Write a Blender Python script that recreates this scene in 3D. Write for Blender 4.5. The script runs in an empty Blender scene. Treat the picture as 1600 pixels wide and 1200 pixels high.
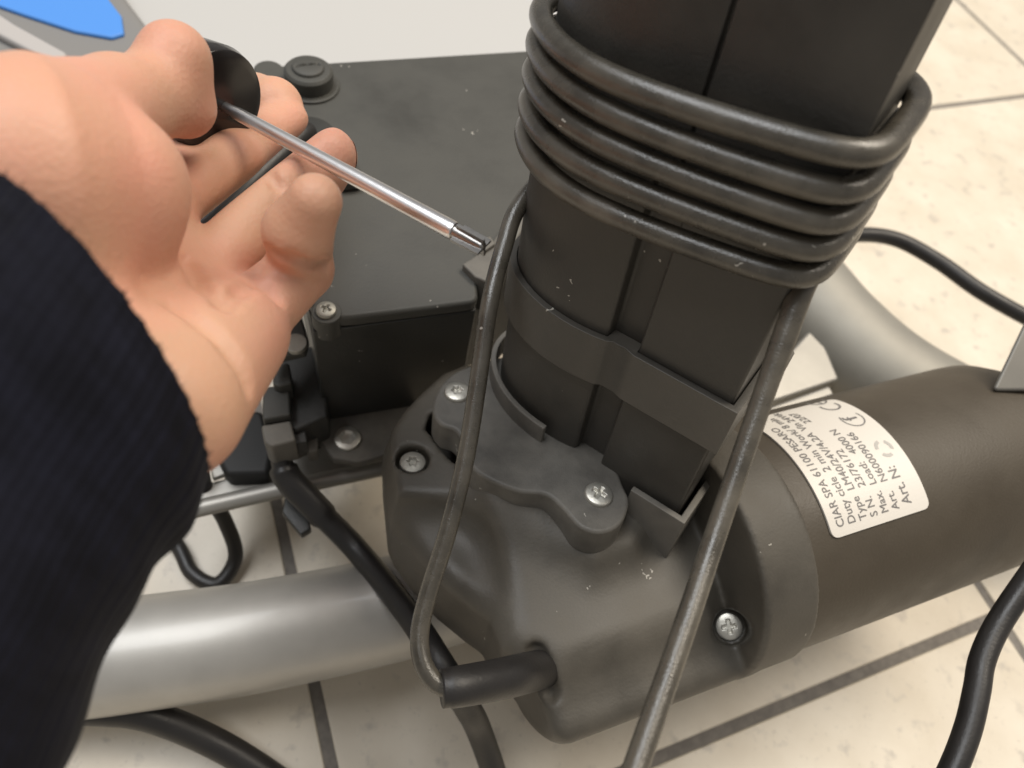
import bpy, bmesh, math, random
import numpy as np
from mathutils import Vector, Matrix
random.seed(7); np.random.seed(7)
S = bpy.context.scene
COL = S.collection
# ------------------------------------------------------------------ camera, light, exposure
F, CX, CY, CAMH = 1143.0, 800.0, 600.0, 0.42
_na = np.array([-209, 722, 1143.0]); _up = -_na / np.linalg.norm(_na)
_y = np.array([0, 0, 1.0]) - _up * _up[2]; _y /= np.linalg.norm(_y)
RW = np.array([np.cross(_y, _up), _y, _up])          # camera (right, down, forward) -> world
CAM = np.array([0, 0, CAMH])
cam = bpy.data.cameras.new("camera"); cam_o = bpy.data.objects.new("camera", cam); COL.objects.link(cam_o)
_r, _d, _f = RW[:, 0], RW[:, 1], RW[:, 2]
cam_o.matrix_world = Matrix(((_r[0], -_d[0], -_f[0], 0), (_r[1], -_d[1], -_f[1], 0), (_r[2], -_d[2], -_f[2], CAMH), (0, 0, 0, 1)))
cam.sensor_width = 36; cam.lens = F / 1600 * 36; cam.clip_start = 0.005; cam.clip_end = 60
cam.dof.use_dof = True; cam.dof.focus_distance = 0.250; cam.dof.aperture_fstop = 10.0
S.camera = cam_o
W = bpy.data.worlds.new("World"); S.world = W; W.use_nodes = True
W.node_tree.nodes["Background"].inputs[0].default_value = (1.0, 0.96, 0.91, 1)
W.node_tree.nodes["Background"].inputs[1].default_value = 0.31

def lamp(name, loc, target, size, power, col):
    l = bpy.data.lights.new(name, 'AREA'); l.shape = 'RECTANGLE'; l.size, l.size_y = size
    l.energy = power; l.color = col
    o = bpy.data.objects.new(name, l); COL.objects.link(o); o.location = loc
    o.rotation_euler = (Vector(target) - Vector(loc)).to_track_quat('-Z', 'Y').to_euler()
    return o
lamp("ceiling_lamp", (0.9, 1.15, 2.3), (0.25, 0.35, 0), (1.5, 0.9), 60, (1.0, 0.90, 0.76))
lamp("ceiling_lamp", (-0.75, 0.35, 2.3), (0.0, 0.2, 0.1), (1.5, 0.9), 37, (0.96, 0.98, 1.0))
S.view_settings.view_transform = 'Standard'; S.view_settings.look = 'None'
S.view_settings.exposure = 0.0; S.view_settings.gamma = 1
S.cycles.use_denoising = True
S.cycles.max_bounces = 8

# ------------------------------------------------------------------ geometry helpers
def ray(px, py): return RW @ np.array([(px - CX) / F, (py - CY) / F, 1.0])
def PD(px, py, d): return CAM + ray(px, py) * d                     # point seen at a pixel, at a depth
def PZ(px, py, z):
    r = ray(px, py); return CAM + r * ((z - CAMH) / r[2])            # ... at a height
def nrm(v): v = np.asarray(v, float); return v / np.linalg.norm(v)
def PPl(px, py, o, n):
    r = ray(px, py); return CAM + r * (((o - CAM) @ n) / (r @ n))
AX = np.array([.8357, .5492, 0]); BX = np.array([-.5492, .8357, 0]); ZX = np.array([0, 0, 1.0])
def AB(a, b, z): return AX * a + BX * b + ZX * z
C = nrm([-.079, .171, .982])                                         # axis of the column
M = nrm(AX - C * (AX @ C)); N = np.cross(C, M)
K = PD(1060, 800, .285)                                              # foot of the column's front corner
E1 = .545 * M - .839 * N; E2 = .839 * M + .545 * N
def L(u, v, h): return K + E1 * u + E2 * v + C * h
def onh(px, py, h): return PPl(px, py, K + C * h, C)

def put(name, me, mat=None, parent=None, smooth=False):
    o = bpy.data.objects.new(name, me); COL.objects.link(o)
    if mat: me.materials.append(mat)
    if parent: o.parent = parent
    if smooth: me.shade_smooth()
    return o
def tag(o, label=None, cat=None, group=None, kind=None):
    if label: o['label'] = label
    if cat: o['category'] = cat
    if group: o['group'] = group
    if kind: o['kind'] = kind
    return o
def empty(name, loc):
    o = bpy.data.objects.new(name, None); COL.objects.link(o); o.empty_display_size = .01
    return o
def bevel(o, w, seg=2, ang=35):
    b = o.modifiers.new("bevel", 'BEVEL'); b.width = w; b.segments = seg; b.limit_method = 'ANGLE'; b.angle_limit = math.radians(ang)
    b.harden_normals = False
    return o
def mesh(name, v, f, mat=None, parent=None, smooth=False):
    me = bpy.data.meshes.new(name); me.from_pydata([tuple(map(float, p)) for p in v], [], [tuple(map(int, q)) for q in f]); me.update()
    return put(name, me, mat, parent, smooth)
def fixn(o):
    bm = bmesh.new(); bm.from_mesh(o.data); bmesh.ops.recalc_face_normals(bm, faces=bm.faces); bm.to_mesh(o.data); bm.free(); return o
def prism(name, base, vec, mat, parent=None, bev=0, seg=2, smooth=True, top=None):
    base = [np.asarray(p, float) for p in base]; n = len(base)
    tp = [np.asarray(p, float) for p in top] if top is not None else [p + np.asarray(vec) for p in base]
    f = [list(range(n))[::-1], list(range(n, 2 * n))] + [(i, (i + 1) % n, n + (i + 1) % n, n + i) for i in range(n)]
    o = fixn(mesh(name, base + tp, f, mat, parent))
    if bev: bevel(o, bev, seg)
    if smooth:
        o.data.shade_smooth(); e = o.modifiers.new("wn", 'WEIGHTED_NORMAL') if bev else None
        if not bev: o.data.shade_flat()
    return o
def box(name, o0, x, y, z, mat, parent=None, bev=0.0008, seg=2):
    o0, x, y, z = [np.asarray(q, float) for q in (o0, x, y, z)]
    return prism(name, [o0, o0 + x, o0 + x + y, o0 + y], z, mat, parent, bev, seg)
def crom(P, n):
    P = [np.asarray(p, float) for p in P]; P = [2 * P[0] - P[1]] + P + [2 * P[-1] - P[-2]]; out = []
    for i in range(1, len(P) - 2):
        a, b, c, d = P[i - 1:i + 3]
        for t in np.arange(n) / n:
            out.append(.5 * (2 * b + (c - a) * t + (2 * a - 5 * b + 4 * c - d) * t * t + (3 * b - a - 3 * c + d) * t ** 3))
    out.append(P[-2]); return np.array(out)
def frames(P):
    T = np.gradient(P, axis=0); T /= np.linalg.norm(T, axis=1)[:, None]
    u = np.cross(T[0], [0.3, .2, .9]); u /= np.linalg.norm(u); U = []
    for t in T:
        u = u - t * (u @ t); u /= np.linalg.norm(u); U.append(u.copy())
    U = np.array(U); return T, U, np.cross(T, U)
def tube(name, P, r, mat, parent=None, seg=20, flat=1.0):
    P = np.asarray(P); T, U, V = frames(P); R = np.broadcast_to(np.asarray(r, float), (len(P),))
    v = []; f = []
    for i in range(len(P)):
        for k in range(seg):
            a = 2 * math.pi * k / seg
            v.append(P[i] + R[i] * (U[i] * math.cos(a) + V[i] * math.sin(a) * flat))
    for i in range(len(P) - 1):
        for k in range(seg):
            k2 = (k + 1) % seg; f.append((i * seg + k, i * seg + k2, (i + 1) * seg + k2, (i + 1) * seg + k))
    f.append(tuple(range(seg))[::-1]); f.append(tuple(range((len(P) - 1) * seg, len(P) * seg)))
    return mesh(name, v, f, mat, parent, True)
def basis(ax):
    ax = nrm(ax); x = np.cross(ax, [0.21, .34, .9]); x = nrm(x); return x, np.cross(ax, x), ax
def lathe(name, o0, ax, prof, mat, parent=None, seg=40, smooth=True):
    x, y, z = basis(ax); v = []; f = []
    for (r, h) in prof:
        for k in range(seg):
            a = 2 * math.pi * k / seg; v.append(o0 + z * h + (x * math.cos(a) + y * math.sin(a)) * r)
    for i in range(len(prof) - 1):
        for k in range(seg):
            k2 = (k + 1) % seg; f.append((i * seg + k, i * seg + k2, (i + 1) * seg + k2, (i + 1) * seg + k))
    f.append(tuple(range(seg))[::-1]); f.append(tuple(range((len(prof) - 1) * seg, len(prof) * seg)))
    o = mesh(name, v, f, mat, parent, smooth)
    if smooth: bevel(o, .0003, 2, 40); o.modifiers.new("wn", 'WEIGHTED_NORMAL')
    return o
def screw(o0, ax, r, mat, parent, kind='cross', rot=0., hgt=.0022):
    """pan head with a real recess: a polar height field on a short cylinder"""
    x, y, z = basis(ax); nr, ns = 22, 72; v = []; f = []
    def hh(px, py, rr):
        dome = hgt * (1 - .35 * (rr / r) ** 3) - (.4 * hgt if rr > .97 * r else 0)
        if kind == 'cross':
            q = min(abs(px), abs(py)); m_ = max(abs(px), abs(py)); ins = m_ < .52 * r and q < .15 * r
        elif kind == 'star':
            a = math.atan2(py, px); ins = rr < r * (.36 + .07 * math.cos(6 * a))
        elif kind == 'hex':
            a = math.atan2(py, px); ins = rr * max(abs(math.cos(a - k_ * math.pi / 3)) for k_ in range(3)) < .46 * r
        elif kind == 'slot':
            ins = abs(py) < .12 * r and abs(px) < .8 * r
        else: ins = False
        return dome - (hgt * .85 if ins else 0)
    for i in range(nr + 1):
        rr = r * i / nr
        for k in range(ns):
            a = 2 * math.pi * k / ns; px, py = rr * math.cos(a), rr * math.sin(a)
            v.append(o0 + x * (px * math.cos(rot) - py * math.sin(rot)) + y * (px * math.sin(rot) + py * math.cos(rot)) + z * hh(px, py, rr))
    for k in range(ns):
        a = 2 * math.pi * k / ns + 0; px, py = r * math.cos(a), r * math.sin(a)
        v.append(o0 + x * (px * math.cos(rot) - py * math.sin(rot)) + y * (px * math.sin(rot) + py * math.cos(rot)) - z * .0015)
    for i in range(nr + 1):
        for k in range(ns):
            k2 = (k + 1) % ns; f.append((i * ns + k, i * ns + k2, (i + 1) * ns + k2, (i + 1) * ns + k))
    return mesh("screw", v, f, mat, parent, True)

# --- signed-distance modelling for moulded and living shapes
class Sdf:
    def __init__(s, lo, hi, res):
        s.lo = np.array(lo, float); s.res = res; s.n = np.ceil((np.array(hi) - s.lo) / res).astype(int) + 1
        s.g = np.stack(np.meshgrid(*[s.lo[i] + res * np.arange(s.n[i]) for i in range(3)], indexing='ij'), -1).astype(np.float32)
        s.d = np.full(s.n, 1.0, np.float32)
    def sub(s, lo, hi, mar):
        a = np.clip(np.floor((np.array(lo) - mar - s.lo) / s.res).astype(int), 0, s.n); b = np.clip(np.ceil((np.array(hi) + mar - s.lo) / s.res).astype(int) + 1, 0, s.n)
        return tuple(slice(x, y) for x, y in zip(a, b))
    @staticmethod
    def cone(p, a, b, ra, rb):
        a = np.asarray(a, np.float32); ba = np.asarray(b, np.float32) - a; pa = p - a
        t = np.clip((pa @ ba) / max(float(ba @ ba), 1e-12), 0, 1)
        return np.linalg.norm(pa - t[..., None] * ba, axis=-1) - (ra + (rb - ra) * t)
    @staticmethod
    def smin(a, b, k):
        h = np.clip(.5 + .5 * (b - a) / k, 0, 1); return b + (a - b) * h - k * h * (1 - h)
    def add(s, fn, lo, hi, k, mar=.03):
        sl = s.sub(lo, hi, mar); s.d[sl] = s.smin(s.d[sl], fn(s.g[sl]).astype(np.float32), k)
    def add_cone(s, a, b, ra, rb, k):
        r = max(ra, rb); s.add(lambda p: s.cone(p, a, b, ra, rb), np.minimum(a, b) - r, np.maximum(a, b) + r, k)
    def cut(s, fn, lo, hi, k, mar=.012):
        sl = s.sub(lo, hi, mar); s.d[sl] = -s.smin(-s.d[sl], fn(s.g[sl]).astype(np.float32), k)
    def cut_cone(s, a, b, ra, rb, k):
        r = max(ra, rb); s.cut(lambda p: s.cone(p, a, b, ra, rb), np.minimum(a, b) - r, np.maximum(a, b) + r, k)
    def build(s, name, mat, parent=None, keep=True):
        d = s.d; ins = d < 0; n = np.array(d.shape) - 1
        cs = [(i, j, k) for i in (0, 1) for j in (0, 1) for k in (0, 1)]
        def cor(A, c): return A[c[0]:c[0] + n[0], c[1]:c[1] + n[1], c[2]:c[2] + n[2]]
        cnt = sum(cor(ins, c).astype(np.int8) for c in cs); act = (cnt > 0) & (cnt < 8)
        idx = np.argwhere(act); vid = np.full(n, -1, np.int64); vid[act] = np.arange(len(idx))
        dv = {c: cor(d, c)[act] for c in cs}; acc = np.zeros((len(idx), 3)); num = np.zeros(len(idx))
        for c in cs:
            for ax in range(3):
                if c[ax]: continue
                c2 = list(c); c2[ax] = 1; c2 = tuple(c2); a, b = dv[c], dv[c2]; m = (a < 0) != (b < 0)
                t = np.where(m, a / np.where(m, a - b, 1), 0); q = np.zeros((len(idx), 3)); q[:] = c; q[:, ax] = t
                acc += np.where(m[:, None], q, 0); num += m
        V = s.lo + s.res * (idx + acc / num[:, None]); Fc = []
        for ax in range(3):
            o1, o2 = [i for i in range(3) if i != ax]
            a = ins[tuple(slice(0, -1) if i == ax else slice(1, -1) for i in range(3))]; b = ins[tuple(slice(1, None) if i == ax else slice(1, -1) for i in range(3))]
            e = np.argwhere(a != b); 
            if not len(e): continue
            flip = a[tuple(e.T)]; base = e.copy(); base[:, o1] += 1; base[:, o2] += 1
            def at(x, y):
                q = base.copy(); q[:, o1] += x; q[:, o2] += y; return vid[tuple(q.T)]
            q = np.stack([at(-1, -1), at(0, -1), at(0, 0), at(-1, 0)], 1)
            if ax == 1: flip = ~flip
            q[~flip] = q[~flip][:, ::-1]; Fc.append(q)
        Fc = np.concatenate(Fc); Fc = Fc[(Fc >= 0).all(1)]
        me = bpy.data.meshes.new(name); me.from_pydata(V.tolist(), [], Fc.tolist()); me.update()
        return put(name, me, mat, parent, True)
def poly_sd(x, y, P):
    """signed distance to a closed polygon"""
    P = np.asarray(P, np.float32); n = len(P); d = np.full(x.shape, 1e9, np.float32); sgn = np.ones(x.shape, np.float32)
    for i in range(n):
        a, b = P[i], P[i - 1]; e = b - a; wx, wy = x - a[0], y - a[1]
        t = np.clip((wx * e[0] + wy * e[1]) / (e @ e), 0, 1); d = np.minimum(d, (wx - e[0] * t) ** 2 + (wy - e[1] * t) ** 2)
        c1 = y >= a[1]; c2 = y < b[1]; c3 = e[0] * wy > e[1] * wx
        sgn = np.where((c1 & c2 & c3) | (~c1 & ~c2 & ~c3), -sgn, sgn)
    return sgn * np.sqrt(d)
def extr(p, o, x, y, z, P, h0, h1, r):
    """rounded extrusion of polygon P (x,y in the frame) between h0 and h1"""
    q = p - np.asarray(o, np.float32); a = q @ np.asarray(x, np.float32); b = q @ np.asarray(y, np.float32); h = q @ np.asarray(z, np.float32)
    d1 = poly_sd(a, b, P) + r; d2 = np.maximum(h0 - h, h - h1) + r
    return np.minimum(np.maximum(d1, d2), 0) + np.sqrt(np.maximum(d1, 0) ** 2 + np.maximum(d2, 0) ** 2) - r

# ------------------------------------------------------------------ materials
def nodes(name):
    m = bpy.data.materials.new(name); m.use_nodes = True; nt = m.node_tree; return m, nt, nt.nodes["Principled BSDF"]
def nd(nt, t, **kw):
    n = nt.nodes.new(t)
    for k, v in kw.items():
        if k in n.inputs.keys(): n.inputs[k].default_value = v
        else: setattr(n, k, v)
    return n
def ramp(nt, a, b, ca, cb):
    r = nt.nodes.new('ShaderNodeValToRGB'); r.color_ramp.elements[0].position = a; r.color_ramp.elements[1].position = b
    r.color_ramp.elements[0].color = (*ca, 1); r.color_ramp.elements[1].color = (*cb, 1); return r
def mix(nt, fac, a, b):
    m = nt.nodes.new('ShaderNodeMix'); m.data_type = 'RGBA'
    for s, v in ((m.inputs[0], fac), (m.inputs[6], a), (m.inputs[7], b)):
        if hasattr(v, 'is_linked') or hasattr(v, 'links'): nt.links.new(v, s)
        else: s.default_value = v if not isinstance(v, tuple) else (*v, 1)
    return m.outputs[2]
def plastic(name, base, dust=(.16, .15, .13), rough=.45, amt=.35, speck=True, bump=.25, scale=1.0, edge=0.0, spec=.5):
    m, nt, p = nodes(name); tc = nd(nt, 'ShaderNodeTexCoord'); lk = nt.links.new
    n1 = nd(nt, 'ShaderNodeTexNoise', Scale=26 * scale, Detail=7.0, Roughness=.62); lk(tc.outputs['Object'], n1.inputs['Vector'])
    r1 = ramp(nt, .28, .86, (0, 0, 0), (amt,) * 3); lk(n1.outputs[0], r1.inputs[0])
    c = mix(nt, r1.outputs[0], tuple(base), tuple(dust))
    if edge:
        g = nd(nt, 'ShaderNodeNewGeometry'); re = ramp(nt, .53, .62, (0, 0, 0), (edge,) * 3); lk(g.outputs['Pointiness'], re.inputs[0])
        c = mix(nt, re.outputs[0], c, (.22, .2, .17))
    if speck:
        v = nd(nt, 'ShaderNodeTexVoronoi', Scale=95.0); 
        nw = nd(nt, 'ShaderNodeTexNoise', Scale=160.0, Detail=2.0); lk(tc.outputs['Object'], nw.inputs['Vector'])
        mx = nd(nt, 'ShaderNodeMixRGB', Fac=.025); lk(tc.outputs['Object'], mx.inputs[1]); lk(nw.outputs['Color'], mx.inputs[2]); lk(mx.outputs[0], v.inputs['Vector'])
        sp = nd(nt, 'ShaderNodeMath', operation='LESS_THAN'); lk(v.outputs['Distance'], sp.inputs[0]); sp.inputs[1].default_value = .085
        rn = nd(nt, 'ShaderNodeMath', operation='GREATER_THAN'); 
        sx = nd(nt, 'ShaderNodeSeparateColor'); lk(v.outputs['Color'], sx.inputs[0]); lk(sx.outputs[0], rn.inputs[0]); rn.inputs[1].default_value = .86
        mu = nd(nt, 'ShaderNodeMath', operation='MULTIPLY'); lk(sp.outputs[0], mu.inputs[0]); lk(rn.outputs[0], mu.inputs[1])
        c = mix(nt, mu.outputs[0], c, (.38, .36, .32))
    lk(c, p.inputs['Base Color'])
    rr = ramp(nt, .3, .75, (rough - .08,) * 3, (rough + .18,) * 3); lk(n1.outputs[0], rr.inputs[0]); lk(rr.outputs[0], p.inputs['Roughness'])
    p.inputs['Specular IOR Level'].default_value = spec
    n2 = nd(nt, 'ShaderNodeTexNoise', Scale=900.0 * scale, Detail=3.0); lk(tc.outputs['Object'], n2.inputs['Vector'])
    b = nd(nt, 'ShaderNodeBump', Strength=bump, Distance=.0004); lk(n2.outputs[0], b.inputs['Height']); lk(b.outputs[0], p.inputs['Normal'])
    return m
def metal(name, base, rough, metallic=1.0, amt=.15, bump=.05, coat=0):
    m, nt, p = nodes(name); tc = nd(nt, 'ShaderNodeTexCoord'); lk = nt.links.new
    n1 = nd(nt, 'ShaderNodeTexNoise', Scale=60.0, Detail=5.0); lk(tc.outputs['Object'], n1.inputs['Vector'])
    r1 = ramp(nt, .35, .75, tuple(base), tuple(x * (1 - amt * 2) for x in base)); lk(n1.outputs[0], r1.inputs[0]); lk(r1.outputs[0], p.inputs['Base Color'])
    p.inputs['Metallic'].default_value = metallic; p.inputs['Roughness'].default_value = rough
    p.inputs['Coat Weight'].default_value = coat; p.inputs['Coat Roughness'].default_value = .15
    n2 = nd(nt, 'ShaderNodeTexNoise', Scale=700.0, Detail=2.0); lk(tc.outputs['Object'], n2.inputs['Vector'])
    b = nd(nt, 'ShaderNodeBump', Strength=bump, Distance=.0003); lk(n2.outputs[0], b.inputs['Height']); lk(b.outputs[0], p.inputs['Normal'])
    return m
def plain(name, base, rough=.5, **kw):
    m, nt, p = nodes(name); p.inputs['Base Color'].default_value = (*base, 1); p.inputs['Roughness'].default_value = rough
    for k, v in kw.items(): p.inputs[k.replace('_', ' ')].default_value = v
    return m
m_col = plastic("black_column_plastic", (.030, .0275, .024), dust=(.12, .11, .092), amt=.42, rough=.45)
m_gear = plastic("dusty_gear_plastic", (.046, .041, .033), dust=(.16, .142, .115), amt=.55, rough=.5, edge=.25)
m_motor = plastic("brown_black_motor_plastic", (.052, .041, .028), dust=(.10, .082, .058), amt=.4, rough=.5, speck=False)
m_brk = plastic("dusty_bracket_plastic", (.058, .054, .048), dust=(.25, .235, .205), amt=.62, rough=.55, edge=.5, scale=2)
m_box = plastic("black_box_plastic", (.023, .023, .021), dust=(.06, .058, .052), amt=.35, rough=.4)
m_lid = plastic("grey_black_lid_plastic", (.040, .039, .0345), dust=(.10, .098, .085), amt=.4, rough=.52)
m_cable = plastic("cable_rubber", (.030, .0265, .021), dust=(.165, .145, .112), amt=.75, rough=.25, bump=.3, scale=2.2, spec=.7, speck=True)
m_cable2 = plastic("black_cable", (.012, .011, .011), dust=(.05, .045, .04), amt=.3, rough=.38, speck=False)
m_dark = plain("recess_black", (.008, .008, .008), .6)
m_zinc = metal("zinc_screw", (.62, .60, .54), .42, .85, .22, .3)
m_zincd = metal("dull_zinc_screw", (.40, .385, .34), .5, .7, .25, .4)
m_chrome = metal("chrome_shaft", (.88, .87, .88), .30, 1.0, .04, .05)
m_steel = metal("dark_steel_tip", (.34, .33, .32), .28, 1.0, .15, .1)
m_silver = metal("silver_paint", (.46, .445, .415), .50, .55, .05, .06, .25)
m_plate = metal("satin_plate", (.36, .345, .315), .46, .6, .06, .05)
m_handle = plain("glossy_black_handle", (.012, .010, .010), .22)
m_white = plain("white_panel_paint", (.47, .465, .455), .45)
m_grey = plain("grey_shell", (.20, .195, .19), .55)
m_grey2 = plain("light_grey_strip", (.42, .40, .39), .5)
m_blue = plain("blue_pad", (.07, .25, .68), .5)
m_bar = metal("grey_bar_paint", (.20, .19, .17), .45, .3, .05)

# skin
m_skin, nt, p = nodes("skin"); lk = nt.links.new; tc = nd(nt, 'ShaderNodeTexCoord')
n1 = nd(nt, 'ShaderNodeTexNoise', Scale=24.0, Detail=5.0); lk(tc.outputs['Object'], n1.inputs['Vector'])
r1 = ramp(nt, .36, .70, (.56, .325, .215), (.63, .295, .215)); lk(n1.outputs[0], r1.inputs[0]); lk(r1.outputs[0], p.inputs['Base Color'])
p.inputs['Subsurface Weight'].default_value = .2; p.inputs['Subsurface Radius'].default_value = (1.0, .35, .18); p.inputs['Subsurface Scale'].default_value = .0022
p.inputs['Roughness'].default_value = .5; p.inputs['Specular IOR Level'].default_value = .35
n2 = nd(nt, 'ShaderNodeTexNoise', Scale=420.0, Detail=3.0); lk(tc.outputs['Object'], n2.inputs['Vector'])
vv = nd(nt, 'ShaderNodeTexVoronoi', Scale=700.0); lk(tc.outputs['Object'], vv.inputs['Vector'])
ad = nd(nt, 'ShaderNodeMath', operation='ADD'); lk(n2.outputs[0], ad.inputs[0]); lk(vv.outputs['Distance'], ad.inputs[1])
b = nd(nt, 'ShaderNodeBump', Strength=.22, Distance=.0004); lk(ad.outputs[0], b.inputs['Height']); lk(b.outputs[0], p.inputs['Normal'])
# navy knit
m_knit, nt, p = nodes("navy_knit"); lk = nt.links.new; uv = nd(nt, 'ShaderNodeUVMap'); 
n1 = nd(nt, 'ShaderNodeTexNoise', Scale=14.0, Detail=6.0); lk(uv.outputs[0], n1.inputs['Vector'])
r1 = ramp(nt, .35, .75, (.0034, .0034, .0062), (.0075, .0078, .0145)); lk(n1.outputs[0], r1.inputs[0]); lk(r1.outputs[0], p.inputs['Base Color'])
p.inputs['Roughness'].default_value = .9; p.inputs['Sheen Weight'].default_value = .03; p.inputs['Specular IOR Level'].default_value = .15
wv = nd(nt, 'ShaderNodeTexWave', Scale=30.0, Distortion=1.2, Detail=2.0); wv.bands_direction = 'X'; lk(uv.outputs[0], wv.inputs['Vector'])
n3 = nd(nt, 'ShaderNodeTexNoise', Scale=160.0, Detail=2.0); lk(uv.outputs[0], n3.inputs['Vector'])
ad = nd(nt, 'ShaderNodeMath', operation='ADD'); lk(wv.outputs[1], ad.inputs[0]); lk(n3.outputs[0], ad.inputs[1])
b = nd(nt, 'ShaderNodeBump', Strength=.25, Distance=.0008); lk(ad.outputs[0], b.inputs['Height']); lk(b.outputs[0], p.inputs['Normal'])
# floor tile
m_tile, nt, p = nodes("cream_tile"); lk = nt.links.new; g = nd(nt, 'ShaderNodeNewGeometry')
n1 = nd(nt, 'ShaderNodeTexNoise', Scale=16.0, Detail=7.0, Roughness=.6); lk(g.outputs['Position'], n1.inputs['Vector'])
r1 = ramp(nt, .32, .72, (.60, .53, .425), (.72, .655, .55)); lk(n1.outputs[0], r1.inputs[0])
n2 = nd(nt, 'ShaderNodeTexNoise', Scale=75.0, Detail=4.0, Roughness=.55); lk(g.outputs['Position'], n2.inputs['Vector'])
r2 = ramp(nt, .57, .72, (0, 0, 0), (.75,) * 3); lk(n2.outputs[0], r2.inputs[0])
n3 = nd(nt, 'ShaderNodeTexNoise', Scale=260.0, Detail=3.0, Roughness=.6); lk(g.outputs['Position'], n3.inputs['Vector'])
r3 = ramp(nt, .62, .74, (0, 0, 0), (.5,) * 3); lk(n3.outputs[0], r3.inputs[0])
c = mix(nt, r2.outputs[0], r1.outputs[0], (.42, .38, .33)); c = mix(nt, r3.outputs[0], c, (.46, .41, .34)); lk(c, p.inputs['Base Color'])
p.inputs['Roughness'].default_value = .42
b = nd(nt, 'ShaderNodeBump', Strength=.12, Distance=.001); lk(n2.outputs[0], b.inputs['Height']); lk(b.outputs[0], p.inputs['Normal'])
m_grout, nt, p = nodes("grey_grout"); lk = nt.links.new; g = nd(nt, 'ShaderNodeNewGeometry')
n1 = nd(nt, 'ShaderNodeTexNoise', Scale=220.0, Detail=4.0); lk(g.outputs['Position'], n1.inputs['Vector'])
r1 = ramp(nt, .35, .7, (.165, .15, .135), (.225, .205, .182)); lk(n1.outputs[0], r1.inputs[0]); lk(r1.outputs[0], p.inputs['Base Color']); p.inputs['Roughness'].default_value = .9
b = nd(nt, 'ShaderNodeBump', Strength=.5, Distance=.001); lk(n1.outputs[0], b.inputs['Height']); lk(b.outputs[0], p.inputs['Normal'])

# ------------------------------------------------------------------ the floor
fl = prism("floor", [AB(-4, -3, -.03), AB(5, -3, -.03), AB(5, 6, -.03), AB(-4, 6, -.03)], ZX * .0285, m_grout)
tag(fl, "beige speckled tile floor with grey joints", kind='structure')
acuts = [-1.32, -.885, -.45, -.0135, .399, .883, 1.33, 1.78]; bcuts = [-.92, -.466, -.011, .444, .9, 1.35, 1.8, 2.26]
gw = .0031
for j in range(len(bcuts) - 1):
    for i in range(len(acuts) - 1):
        a0, a1, b0, b1 = acuts[i] + gw, acuts[i + 1] - gw, bcuts[j] + gw, bcuts[j + 1] - gw
        dz = random.uniform(-.0003, .0003)
        prism("tile", [AB(a0, b0, -.012), AB(a1, b0, -.012), AB(a1, b1, -.012), AB(a0, b1, -.012)], ZX * (.012 + dz), m_tile, fl, .0012, 2)

# ------------------------------------------------------------------ background things
zp = .10
wp = prism("white_platform", [AB(-1.4, .375, .0), AB(.285, .375, .0), AB(.285, 1.5, .0), AB(-1.4, 1.5, .0)], ZX * zp, m_white, None, .012, 3)
tag(wp, "plain white plastic base top behind the black control box", "platform")
sh = empty("grey_shell", (0, 0, 0)); tag(sh, "blurred grey plastic shell with blue pad at the upper left corner", "shell")
zs = zp + .024
def zpoly(pts, z): return [PZ(x, y, z) for x, y in pts]
prism("shell_body", zpoly([(-260, -80), (-60, -230), (120, -150), (196, -10), (236, 42), (262, 120), (200, 200), (20, 190), (-150, 120)], zs), ZX * -.0236, m_grey, sh, .008, 4)
prism("pad", zpoly([(-240, -60), (-80, -170), (80, -110), (160, -10), (192, 32), (196, 60), (176, 66), (120, 56), (40, 30), (-40, 2), (-140, -20)], zs - .001), ZX * .0035, m_blue, sh, .0015, 3)
prism("trim_strip", zpoly([(-60, 10), (-30, 12), (30, 52), (110, 96), (100, 118), (20, 76), (-60, 34)], zs - .001), ZX * .006, m_grey2, sh, .002, 2)

# silver base frame
fr = empty("base_frame", (0, 0, 0)); tag(fr, "silver painted tubular base frame on the tile floor", "frame")
def bent(name, pts, r, mat=m_silver, n=14, seg=36): return tube(name, crom(pts, n), r, mat, fr, seg)
zt = .05
bent("bent_tube", [PZ(-60, 1040, zt), PZ(80, 1036, zt), PZ(230, 1018, zt), PZ(420, 990, zt), PZ(660, 938, zt), PZ(820, 880, zt), PZ(960, 800, zt)], .0255)
m_silver2 = metal("toned_silver_paint", (.30, .285, .25), .6, .45, .05, .05)  # darker, rougher copy of the silver paint; its colour tones down the tube's highlight
bent("bent_tube", [PZ(1010, 560, .06), PZ(1130, 360, .06), PZ(1215, 420, .06), PZ(1300, 520, .06), PZ(1400, 605, .06), PZ(1560, 690, .06), PZ(1720, 760, .06)], .034, m_silver2)
bent("cross_rod", [PZ(285, 800, .06), PZ(470, 758, .06), PZ(640, 722, .06)], .0045, m_plate, 6, 16)
prism("cross_plate", zpoly([(440, 722), (462, 690), (630, 690), (640, 735), (450, 758)], .062), ZX * -.004, m_plate, fr, .0012)
prism("foot_plate", zpoly([(300, 760), (415, 732), (430, 768), (310, 800)], .058), ZX * -.004, m_plate, fr, .0012)
# glossy plate behind the column and the bar at the right edge
prism("mount_plate", zpoly([(1150, 640), (1275, 505), (1312, 592), (1170, 640)], .075), ZX * -.012, m_plate, fr, .002, 3)
prism("mount_plate", zpoly([(1150, 655), (1296, 602), (1304, 616), (1150, 672)], .085), ZX * -.006, m_plate, fr, .0015, 3)
prism("upright", [PD(1607, 490, .345), PD(1690, 490, .345), PD(1660, 612, .34), PD(1549, 612, .34)], nrm(ray(1600, 560)) * .012, m_bar, fr, .002)

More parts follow.
